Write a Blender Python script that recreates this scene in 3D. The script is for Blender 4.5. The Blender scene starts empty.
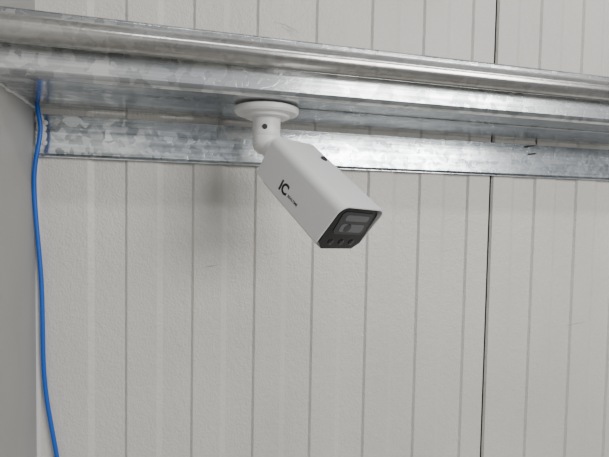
import bpy, bmesh, math, random
from mathutils import Vector, Matrix, noise
random.seed(4)
scene = bpy.context.scene
CZ = 2.40          # eye height of photographer (m)
LX = -0.276        # side wall plane
ZS = CZ + 0.186    # soffit height of the purlin

# ------------------------------------------------------------------ camera
yaw, pitch, roll = math.radians(15), math.radians(-2.5), math.radians(1.04)
fwd = Vector((math.sin(yaw)*math.cos(pitch), math.cos(yaw)*math.cos(pitch), math.sin(pitch)))
right = fwd.cross(Vector((0,0,1))).normalized(); up = right.cross(fwd)
r2 = right*math.cos(roll) + up*math.sin(roll)
u2 = -right*math.sin(roll) + up*math.cos(roll)
R = Matrix((r2, u2, -fwd)).transposed()
cam_loc = Vector((0, -1.0, CZ))
cd = bpy.data.cameras.new("camera"); cam = bpy.data.objects.new("camera", cd)
scene.collection.objects.link(cam)
cam.matrix_world = Matrix.Translation(cam_loc) @ R.to_4x4()
cd.sensor_width = 36; cd.lens = 457/609*36; cd.clip_start = 0.01
scene.camera = cam

# ------------------------------------------------------------------ materials
def newmat(name):
    m = bpy.data.materials.new(name); m.use_nodes = True
    return m, m.node_tree.nodes, m.node_tree.links, m.node_tree.nodes["Principled BSDF"]
def simple(name, col, rough=.5, metal=0, spec=.5):
    m, n, l, b = newmat(name)
    b.inputs["Base Color"].default_value = (*col, 1); b.inputs["Roughness"].default_value = rough
    b.inputs["Metallic"].default_value = metal; b.inputs["Specular IOR Level"].default_value = spec
    return m
def ramp(n, stops):
    r = n.new("ShaderNodeValToRGB"); e = r.color_ramp.elements
    while len(e) < len(stops): e.new(.5)
    for i, (p, c) in enumerate(stops):
        e[i].position = p; e[i].color = (*c, 1) if len(c) == 3 else c
    return r
def coords(n, l, scale):
    tc = n.new("ShaderNodeTexCoord"); mp = n.new("ShaderNodeMapping")
    mp.inputs["Scale"].default_value = scale
    l.new(tc.outputs["Object"], mp.inputs["Vector"]); return mp.outputs["Vector"]

def painted(name, c1, c2, bump=.25, rough=.45, bs=330):
    m, n, l, b = newmat(name)
    v = coords(n, l, (1.6, 1.6, 1.1))
    nz = n.new("ShaderNodeTexNoise"); nz.inputs["Scale"].default_value = 2.2; nz.inputs["Detail"].default_value = 6
    l.new(v, nz.inputs["Vector"])
    r = ramp(n, [(.3, c1), (.7, c2)]); l.new(nz.outputs["Fac"], r.inputs["Fac"])
    l.new(r.outputs["Color"], b.inputs["Base Color"])
    v2 = coords(n, l, (1, 1, .8))
    n2 = n.new("ShaderNodeTexNoise"); n2.inputs["Scale"].default_value = bs; n2.inputs["Detail"].default_value = 3
    l.new(v2, n2.inputs["Vector"])
    n3 = n.new("ShaderNodeTexNoise"); n3.inputs["Scale"].default_value = bs*.28; n3.inputs["Detail"].default_value = 2
    l.new(v2, n3.inputs["Vector"])
    ad = n.new("ShaderNodeMath"); ad.operation = 'ADD'
    l.new(n2.outputs["Fac"], ad.inputs[0]); l.new(n3.outputs["Fac"], ad.inputs[1])
    bp = n.new("ShaderNodeBump"); bp.inputs["Strength"].default_value = bump; bp.inputs["Distance"].default_value = .0025
    l.new(ad.outputs[0], bp.inputs["Height"]); l.new(bp.outputs["Normal"], b.inputs["Normal"])
    b.inputs["Roughness"].default_value = rough
    return m

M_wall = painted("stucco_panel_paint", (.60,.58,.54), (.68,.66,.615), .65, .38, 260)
M_side = painted("side_wall_shaded_paint", (.34,.335,.325), (.39,.385,.37), .08, .55, 200)  # grey darkened in the colour to stand for grazing light on this wall
M_floor = painted("concrete", (.42,.41,.39), (.52,.51,.49), .3, .8, 60)

def galv(name, lo, hi, rough=(.28,.5), spangle=60, streak=(2.5,30,60), blotch=.3, sp=.22):
    m, n, l, b = newmat(name)
    v = coords(n, l, (1,1,1))
    vo = n.new("ShaderNodeTexVoronoi"); vo.inputs["Scale"].default_value = spangle
    nzw = n.new("ShaderNodeTexNoise"); nzw.inputs["Scale"].default_value = 40
    l.new(v, nzw.inputs["Vector"])
    mixv = n.new("ShaderNodeMixRGB"); mixv.inputs["Fac"].default_value = .04
    l.new(v, mixv.inputs[1]); l.new(nzw.outputs["Color"], mixv.inputs[2]); l.new(mixv.outputs[0], vo.inputs["Vector"])
    sep = n.new("ShaderNodeSeparateColor"); l.new(vo.outputs["Color"], sep.inputs[0])
    vs = coords(n, l, streak)
    ns = n.new("ShaderNodeTexNoise"); ns.inputs["Scale"].default_value = 1.0; ns.inputs["Detail"].default_value = 7
    ns.inputs["Roughness"].default_value = .6
    l.new(vs, ns.inputs["Vector"])
    vb = coords(n, l, (.5,1,1.6))
    nb = n.new("ShaderNodeTexNoise"); nb.inputs["Scale"].default_value = 12; nb.inputs["Detail"].default_value = 8; l.new(vb, nb.inputs["Vector"])
    a = n.new("ShaderNodeMath"); a.operation = 'MULTIPLY_ADD'; a.inputs[1].default_value = sp
    l.new(sep.outputs[0], a.inputs[0]); l.new(ns.outputs["Fac"], a.inputs[2])
    a2 = n.new("ShaderNodeMath"); a2.operation = 'MULTIPLY_ADD'; a2.inputs[1].default_value = blotch
    l.new(nb.outputs["Fac"], a2.inputs[0]); l.new(a.outputs[0], a2.inputs[2])
    mid = .5 + sp*.5 + blotch*.5
    mr = n.new("ShaderNodeMapRange"); mr.inputs["From Min"].default_value = mid-.20; mr.inputs["From Max"].default_value = mid+.17
    l.new(a2.outputs[0], mr.inputs["Value"])
    r = ramp(n, [(0, lo), (1.0, hi)]); l.new(mr.outputs[0], r.inputs["Fac"])
    l.new(r.outputs["Color"], b.inputs["Base Color"])
    m2 = n.new("ShaderNodeMapRange"); m2.inputs["To Min"].default_value = rough[1]; m2.inputs["To Max"].default_value = rough[0]
    l.new(mr.outputs[0], m2.inputs["Value"]); l.new(m2.outputs[0], b.inputs["Roughness"])
    b.inputs["Metallic"].default_value = .95
    bp = n.new("ShaderNodeBump"); bp.inputs["Strength"].default_value = .16; bp.inputs["Distance"].default_value = .002
    l.new(a2.outputs[0], bp.inputs["Height"]); l.new(bp.outputs["Normal"], b.inputs["Normal"])
    return m
M_galv = galv("galvanized_steel", (.34,.36,.37), (.90,.92,.92), (.13,.28), 60, (1.2,45,60), .25)
M_track = galv("galvanized_track_steel", (.25,.28,.30), (.90,.93,.95), (.13,.28), 75, (2,30,50), .45)
M_pipe = galv("galvanized_pipe_steel", (.34,.33,.31), (.82,.81,.78), (.14,.27), 90, (1.5,40,40), .25, .1)
M_white = simple("white_enamel", (.82,.82,.815), .38)
M_arm = simple("white_bracket_enamel", (.78,.78,.77), .4)
M_black = simple("black_gloss_plastic", (.006,.006,.008), .16)
M_gap = simple("dark_joint_rubber", (.02,.02,.02), .8)  # dark joint colour inside the panel seams
M_pane = simple("lens_pane", (.02,.022,.025), .08, .0, .8)
M_led = simple("infrared_led_lens", (.010,.010,.012), .12)
M_screw = simple("zinc_screw", (.45,.44,.42), .35, .9)
M_dark = simple("dark_screw", (.05,.05,.05), .5, .3)
M_ink = simple("printed_ink", (.012,.012,.014), .5)
M_cable = simple("blue_cable_jacket", (.006,.10,.50), .40)
M_seal = painted("sealant", (.58,.57,.55), (.70,.69,.67), .4, .6, 120)
M_scuff = simple("scuff_mark", (.28,.27,.25), .7)

# ------------------------------------------------------------------ helpers
def obj(name, bm, mat, parent=None, smooth=False, bevel=0, seg=2):
    bmesh.ops.recalc_face_normals(bm, faces=bm.faces)
    me = bpy.data.meshes.new(name); bm.to_mesh(me); bm.free()
    o = bpy.data.objects.new(name, me); scene.collection.objects.link(o)
    if isinstance(mat, list):
        for m in mat: me.materials.append(m)
    else: me.materials.append(mat)
    if smooth:
        for p in me.polygons: p.use_smooth = True
    if bevel:
        md = o.modifiers.new("bevel", 'BEVEL'); md.width = bevel; md.segments = seg
        md.limit_method = 'ANGLE'; md.angle_limit = math.radians(30)
    if parent: o.parent = parent
    return o
def box(bm, a, b, M=None):
    vs = [Vector((x,y,z)) for x in (a[0],b[0]) for y in (a[1],b[1]) for z in (a[2],b[2])]
    if M: vs = [M @ v for v in vs]
    v = [bm.verts.new(p) for p in vs]
    for f in ((0,1,3,2),(4,6,7,5),(0,4,5,1),(2,3,7,6),(0,2,6,4),(1,5,7,3)): bm.faces.new([v[i] for i in f])
def prism(bm, prof, f0, f1):
    a = [bm.verts.new(f0(p)) for p in prof]; b = [bm.verts.new(f1(p)) for p in prof]
    n = len(prof)
    for i in range(n): bm.faces.new((a[i], a[(i+1)%n], b[(i+1)%n], b[i]))
    bm.faces.new(a[::-1]); bm.faces.new(b)
def lathe(bm, prof, M, seg=48):
    rings = []
    for r, z in prof:
        rings.append([bm.verts.new(M @ Vector((r*math.cos(2*math.pi*i/seg), r*math.sin(2*math.pi*i/seg), z))) for i in range(seg)])
    for a, b in zip(rings, rings[1:]):
        for i in range(seg): bm.faces.new((a[i], a[(i+1)%seg], b[(i+1)%seg], b[i]))
    bm.faces.new(rings[0][::-1]); bm.faces.new(rings[-1])
def sharp(o, ang=35):
    md = o.modifiers.new("es", 'EDGE_SPLIT'); md.split_angle = math.radians(ang)
def align(p, zdir, xdir=None):
    z = Vector(zdir).normalized(); x = Vector(xdir) if xdir else (Vector((1,0,0)) if abs(z.x) < .9 else Vector((0,1,0)))
    y = z.cross(x).normalized(); x = y.cross(z)
    return Matrix.Translation(p) @ Matrix((x,y,z)).transposed().to_4x4()
def curve(name, pts, r, mat, parent=None):
    c = bpy.data.curves.new(name, 'CURVE'); c.dimensions = '3D'; c.bevel_depth = r; c.bevel_resolution = 4; c.use_fill_caps = True
    s = c.splines.new('NURBS'); s.points.add(len(pts)-1)
    for q, p in zip(s.points, pts): q.co = (*p, 1)
    s.use_endpoint_u = True; s.order_u = 4; c.resolution_u = 10
    c.materials.append(mat)
    o = bpy.data.objects.new(name, c); scene.collection.objects.link(o)
    if parent: o.parent = parent
    return o

# ------------------------------------------------------------------ room shell
SP, SEAM = .0667, .756
X0, X1, H = LX, 3.6, 3.7
prof = [(X0, 0)]
k0 = math.ceil((X0+.04-SEAM)/SP); k1 = math.floor((X1-SEAM)/SP)
d = .0050
lvl = 0
for k in range(k0, k1+1):
    x = SEAM + k*SP
    if k in (0, 15, 30):
        prof += [(x-.006, lvl), (x-.0025, .006), (x-.002, .018), (x+.002, .018), (x+.0025, .006), (x+.006, lvl)]
    else:
        nl = d - lvl; h = .0060 if nl > lvl else .0026
        prof += [(x-h, lvl), (x+h, nl)]; lvl = nl
prof.append((X1, prof[-1][1]))
bm = bmesh.new()
lo = [bm.verts.new((x, y, 0)) for x, y in prof]; hi = [bm.verts.new((x, y, H)) for x, y in prof]
for i in range(len(prof)-1):
    f = bm.faces.new((lo[i], lo[i+1], hi[i+1], hi[i]))
    if prof[i][1] > .01 or prof[i+1][1] > .01: f.material_index = 1
b = [bm.verts.new(p) for p in ((X0,.08,0),(X1,.08,0),(X1,.08,H),(X0,.08,H))]
bm.faces.new(b)
wall = obj("wall_back", bm, [M_wall, M_gap])
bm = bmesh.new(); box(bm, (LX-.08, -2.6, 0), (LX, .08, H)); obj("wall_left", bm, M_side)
bm = bmesh.new(); box(bm, (LX-.08, -3.2, -.1), (X1, .08, 0)); obj("floor", bm, M_floor)

# caulk bead down the corner
bm = bmesh.new()
cb = [(0,0)] + [(.008*math.cos(a), -.008*math.sin(a)) for a in [i*math.pi/12 for i in range(7)]]
prism(bm, cb, lambda p: Vector((LX+p[0], p[1], 0)), lambda p: Vector((LX+p[0], p[1], CZ+.085)))
obj("trim_1", bm, M_seal)

def scuff(pts, w, i):
    bm = bmesh.new(); prev = None
    for j, (x, z) in enumerate(pts):
        ww = w*(.3+random.random()) * (0.3 if j in (0, len(pts)-1) else 1)
        a = bm.verts.new((x, -.0004, CZ+z+ww)); c = bm.verts.new((x, -.0004, CZ+z-ww))
        if prev: bm.faces.new((prev[0], a, c, prev[1]))
        prev = (a, c)
    obj("scuff_%d" % i, bm, M_scuff, wall)
scuff([(.19,.405),(.215,.402),(.235,.395),(.25,.388)], .0010, 1)
scuff([(.205,.398),(.225,.390),(.24,.379)], .0008, 2)
scuff([(.045,-.13),(.06,-.128),(.075,-.125)], .0007, 3)
scuff([(.175,-.105),(.19,-.102),(.215,-.098)], .0006, 4)
scuff([(.05,-.150),(.07,-.147)], .0005, 5)
scuff([(1.01,-.305),(1.04,-.30),(1.07,-.297)], .0006, 6)
scuff([(.62,-.10),(.64,-.098)], .0005, 7)

# ------------------------------------------------------------------ purlin
PY = -.24
purlin = bpy.data.objects.new("steel_purlin", None); scene.collection.objects.link(purlin)
xe = 3.4
def ext(prof, x0, x1, name, mat, parent, bevel=.0008):
    bm = bmesh.new(); prism(bm, prof, lambda p: Vector((x0, p[0], p[1])), lambda p: Vector((x1, p[0], p[1])))
    return obj(name, bm, mat, parent, bevel=bevel)
C = [(-.002, ZS), (PY+.010, ZS), (PY+.003, ZS+.003), (PY, ZS+.010), (PY, ZS+.094), (PY+.004, ZS+.098), (PY+.03, ZS+.098),
     (PY+.03, ZS+.095), (PY+.006, ZS+.095), (PY+.003, ZS+.092), (PY+.003, ZS+.010), (PY+.006, ZS+.006), (PY+.011, ZS+.003), (-.002, ZS+.003)]
ext(C, LX, xe, "c_section", M_galv, purlin)
ov = [(-.004, ZS-.0025), (PY+.075, ZS-.0025), (PY+.075, ZS), (-.004, ZS)]
ext(ov, .075, xe, "lap_plate", M_galv, purlin)
T = [(-.0005, ZS-.012), (-.006, ZS-.012), (-.006, ZS-.088), (-.014, ZS-.093), (-.014, ZS-.0955), (-.0005, ZS-.0955)]
ext(T, LX, xe, "wall_track", M_track, purlin)
bm = bmesh.new(); box(bm, (.072, -.012, ZS-.04), (.0742, -.0055, ZS)); obj("seam_clip", bm, M_screw, purlin)
def screw(p, d, L, i, head=True):
    bm = bmesh.new(); M = align(p, d)
    pr = [(.0015, 0)]
    z = .001
    while z < L-.004:
        pr += [(.0022, z), (.0014, z+.0009)]; z += .0018
    pr += [(.0002, L)]
    if head: lathe(bm, [(.0065,0),(.0065,.0012),(.0045,.0015),(.0045,.005),(.0035,.0055)], M, 6)
    else: lathe(bm, pr, M, 16)
    obj("screw_%d" % i, bm, M_screw if head else M_dark, purlin)
screw((.875,-.012,ZS-.0005),(.1,-.1,-1),.012,1,False)
screw((.86,-.006,ZS-.036),(.5,-1,0),.020,2,False)
screw((.845,-.006,ZS-.018),(.9,-.5,0.1),.028,3,False)
screw((1.45,-.006,ZS-.05),(0,-1,0),.02,4)
bm = bmesh.new(); PR = .0195
Mp = align((LX, PY-PR, ZS+.060), (1,0,0)); lathe(bm, [(PR,0),(PR,xe-LX)], Mp, 40)
pipe = obj("galvanized_pipe", bm, M_pipe, smooth=True); sharp(pipe)

# sealant where the purlin runs into the side wall
bm = bmesh.new()
for i in range(60):
    tt = i/59
    y = -.008 + (PY-.01)*tt
    rr = .003+.003*random.random()
    bmesh.ops.create_icosphere(bm, subdivisions=2, radius=rr, matrix=Matrix.Translation((LX+.001, y, ZS-.001)) @ Matrix.Diagonal((.6,1.6,.5,1)))
for i in range(24):
    rr = .006+.009*random.random()
    bmesh.ops.create_icosphere(bm, subdivisions=2, radius=rr, matrix=Matrix.Translation((LX+.003, PY-.006, ZS+.098*i/23)) @ Matrix.Diagonal((.7,.5,1,1)))
for i in range(16):
    rr = .004+.006*random.random()
    bmesh.ops.create_icosphere(bm, subdivisions=2, radius=rr, matrix=Matrix.Translation((LX+.006+.012*random.random(), -.007, ZS-.012-.06*i/15)) @ Matrix.Diagonal((1.0,.35,1,1)))
for v in bm.verts: v.co += noise.noise_vector(v.co*90)*.002
seal = obj("foam_sealant", bm, M_seal, smooth=True)

# ------------------------------------------------------------------ blue cable
pts = [(-.264,-.034,.1858),(-.262,-.034,.168),(-.256,-.032,.145),(-.263,-.034,.105),(-.272,-.030,.06),(-.2720,-.024,-.0),
       (-.2685,-.018,-.07),(-.263,-.015,-.15),(-.262,-.015,-.24),(-.262,-.014,-.32),(-.257,-.012,-.39),(-.244,-.012,-.47),(-.225,-.012,-.60),(-.225,-.013,-.9),(-.23,-.012,-1.5),(-.23,-.02,-2.38)]
curve("blue_network_cable", [(x,y,CZ+z) for x,y,z in pts], .0042, M_cable)

# ------------------------------------------------------------------ CCTV camera
cc = bpy.data.objects.new("bullet_security_camera", None); scene.collection.objects.link(cc)
bx, by = .149, -.16
ZD = ZS-.0025
bm = bmesh.new()
lathe(bm, [(.056,0),(.059,-.002),(.059,-.009),(.056,-.0125),(.042,-.0135),(.041,-.018),(.038,-.0195),(.0265,-.020),(.0255,-.024),(.0255,-.044),(.0255,-.052),(.023,-.056)],
      Matrix.Translation((bx,by,ZD)), 64)
o = obj("mount_base", bm, M_arm, cc, smooth=True); sharp(o, 40)
def vw(v): return r2*v[0] + u2*v[1] + (-fwd)*v[2]
Ld = vw((.53,-.615,.585)).normalized()
Wd = vw((.69,-.01,-.70)); Wd = (Wd - Ld*Wd.dot(Ld)).normalized()
Ud = Ld.cross(Wd).normalized()
def unp(px, py, dep): return cam_loc + r2*((px-304.5)*dep/457) - u2*((py-228.5)*dep/457) + fwd*dep
LEN = .186
WH, HT, HB = .052, .041, .046       # half width, above axis, below axis
Fc = unp(348.5,225.3,.712)
Bc = Fc - Ld*LEN
HM = Matrix.Translation(Bc) @ Matrix((Wd, Ud, Ld)).transposed().to_4x4()
def P(x,y,z): return HM @ Vector((x,y,z))
kn = Vector((bx, by, ZD-.062))
bm = bmesh.new()
lathe(bm, [(.014,.018),(.0245,.014),(.0255,.006),(.0255,-.004),(.023,-.014),(.015,-.022),(.004,-.024)], Matrix.Translation(kn), 48)
o = obj("mount_knuckle", bm, M_arm, cc, smooth=True)
rear = P(0, -.006, .008)
dirv = (rear-kn)
bm = bmesh.new()
lathe(bm, [(.0175,0),(.021,.006),(.0215,dirv.length*.6),(.0215,dirv.length+.004)], align(kn, dirv), 48)
o = obj("mount_neck", bm, M_arm, cc, smooth=True); sharp(o, 40)
pd = (Vector((-.3,-1,0))).normalized()
bm = bmesh.new()
lathe(bm, [(.0048,0),(.0048,.0262),(.0040,.0270)], align(Vector((bx,by,ZD-.038)), pd), 20)
obj("pivot_screw", bm, M_dark, cc)
def body_prof(w, hb, ht, c, cb):
    return [(-w,-hb+cb),(-w,ht-c),(-w+c,ht),(w-c,ht),(w,ht-c),(w,-hb+cb),(w-cb,-hb),(-w+cb,-hb)]
bm = bmesh.new()
secs = [(-.002,.84),(.004,.95),(.012,1.0),(LEN-.004,1.0)]
bp_ = body_prof(WH-.003,HB,HT-.005,.012,.012)
rings = [[bm.verts.new(P(x*s, y*s, z)) for x,y in bp_] for z,s in secs]
n = len(bp_)
for a,b2 in zip(rings, rings[1:]):
    for i in range(n): bm.faces.new((a[i],a[(i+1)%n],b2[(i+1)%n],b2[i]))
bm.faces.new(rings[0]); bm.faces.new(rings[-1])
obj("housing", bm, M_white, cc, bevel=.004, seg=4)
SK = -HB+.013
# shield section with rounded shoulders
rs = .015
arcL = [(-WH+rs-rs*math.cos(a), HT-rs+rs*math.sin(a)) for a in [i*math.pi/16 for i in range(9)]]
so = [(-WH,SK)] + arcL + [(-x,y) for x,y in arcL[::-1]] + [(WH,SK)]
si = [(x*.962, y-.0020*max(0,min(1,(y-SK)/(HT-SK)))) for x,y in so][::-1]
bm = bmesh.new()
def zf(y): return LEN + .002 + .010*max(0,(y-SK)/(HT-SK))**1.5
prism(bm, so+si, lambda p: P(p[0],p[1],-.004), lambda p: P(p[0],p[1],zf(p[1])))
o = obj("sun_shield", bm, M_white, cc, smooth=True); sharp(o, 30)
bm = bmesh.new()
fp = body_prof(WH-.0028,HB-.001,HT-.0035,.012,.013)
prism(bm, fp, lambda p: P(p[0],p[1],LEN-.006), lambda p: P(p[0]*.985,p[1]*.985,LEN+.004))
obj("front_bezel", bm, M_black, cc, bevel=.001)
bm = bmesh.new()
prism(bm, body_prof(.036,.014,.028,.005,.005), lambda p: P(p[0]+.003,p[1],LEN+.003), lambda p: P(p[0]+.003,p[1],LEN+.0052))
obj("lens_window", bm, M_pane, cc, bevel=.0006)
M_refl = simple("painted_glass_reflection", (.13,.135,.14), .15, .3)  # grey that paints a reflection onto the lens glass
bm = bmesh.new()
prism(bm, body_prof(.027,-.0115,.0225,.003,.003), lambda p: P(p[0]+.004,p[1],LEN+.005), lambda p: P(p[0]+.004,p[1],LEN+.0056))
prism(bm, body_prof(.027,.0095,.0055,.003,.003), lambda p: P(p[0]+.004,p[1],LEN+.005), lambda p: P(p[0]+.004,p[1],LEN+.0056))
obj("glass_reflection_bars", bm, M_refl, cc)  # two flat bars of painted reflection over the dark window
bm = bmesh.new()
lathe(bm, [(.0080,0),(.0080,.0008),(.0065,.0010)], HM @ Matrix.Translation((-.006,-.002,LEN+.005)), 32)
obj("lens_ring", bm, M_pane, cc)
bm = bmesh.new()
for x in (-.024,.0,.024):
    lathe(bm, [(.0055,0),(.0055,.0012),(.003,.002)], HM @ Matrix.Translation((x,-.030,LEN+.0035)), 24)
obj("led_lenses", bm, M_led, cc)
bm = bmesh.new()
lathe(bm, [(.006,0),(.006,.0025),(.0045,.0035)], HM @ Matrix.Translation((.026,HT,.050)) @ Matrix.Rotation(-math.pi/2,4,'X'), 24)
obj("shield_screw", bm, M_dark, cc)
def text(s, size, x, y, name, off):
    c = bpy.data.curves.new(name,'FONT'); c.body = s; c.size = size; c.extrude = .00015; c.offset = off
    o = bpy.data.objects.new(name, c); scene.collection.objects.link(o); c.materials.append(M_ink)
    base = P(-WH-.0002, y, x)
    o.matrix_world = Matrix.Translation(base) @ Matrix((Ld, Ud, -Wd)).transposed().to_4x4()
    o.parent = cc
text("IC", .025, .062, -.020, "logo_letters", .0009)
text("REALTIME", .0065, .090, -.018, "logo_caption", .0001)

# ------------------------------------------------------------------ light
def area(name, loc, tgt, size, e, col=(1,1,1), sy=None):
    l = bpy.data.lights.new(name,'AREA'); l.energy = e; l.color = col; l.size = size
    if sy: l.shape = 'RECTANGLE'; l.size_y = sy
    o = bpy.data.objects.new(name,l); scene.collection.objects.link(o); o.location = loc
    o.rotation_euler = (Vector(tgt)-Vector(loc)).to_track_quat('-Z','Y').to_euler()
area("key_light", (1.6,-2.6,CZ+.5), (.2,0,CZ), 1.4, 58, (1,.99,.97), .9)  # broad key light from front right, matching the camera's shadow on the wall
area("highlight_strip_light", (.9,-1.9,CZ+1.5), (.9,-.3,CZ), 3.4, 18, (1,.99,.97), .12)  # unseen strip added to draw a highlight along the pipe and steel
w = bpy.data.worlds.new("world"); scene.world = w; w.use_nodes = True
wn, wl = w.node_tree.nodes, w.node_tree.links
bg = wn["Background"]; bg.inputs[1].default_value = 1.0
tc = wn.new("ShaderNodeTexCoord"); sx = wn.new("ShaderNodeSeparateXYZ"); wl.new(tc.outputs["Generated"], sx.inputs[0])
mr = wn.new("ShaderNodeMapRange"); mr.inputs["From Min"].default_value = -1; wl.new(sx.outputs["Z"], mr.inputs["Value"])
rr = ramp(wn, [(0,(.30,.30,.30)),(.42,(.16,.165,.17)),(.50,(.30,.31,.32)),(.56,(.60,.61,.63)),(.75,(.30,.31,.32)),(1,(.5,.51,.53))])
wl.new(mr.outputs[0], rr.inputs["Fac"]); wl.new(rr.outputs["Color"], bg.inputs[0])
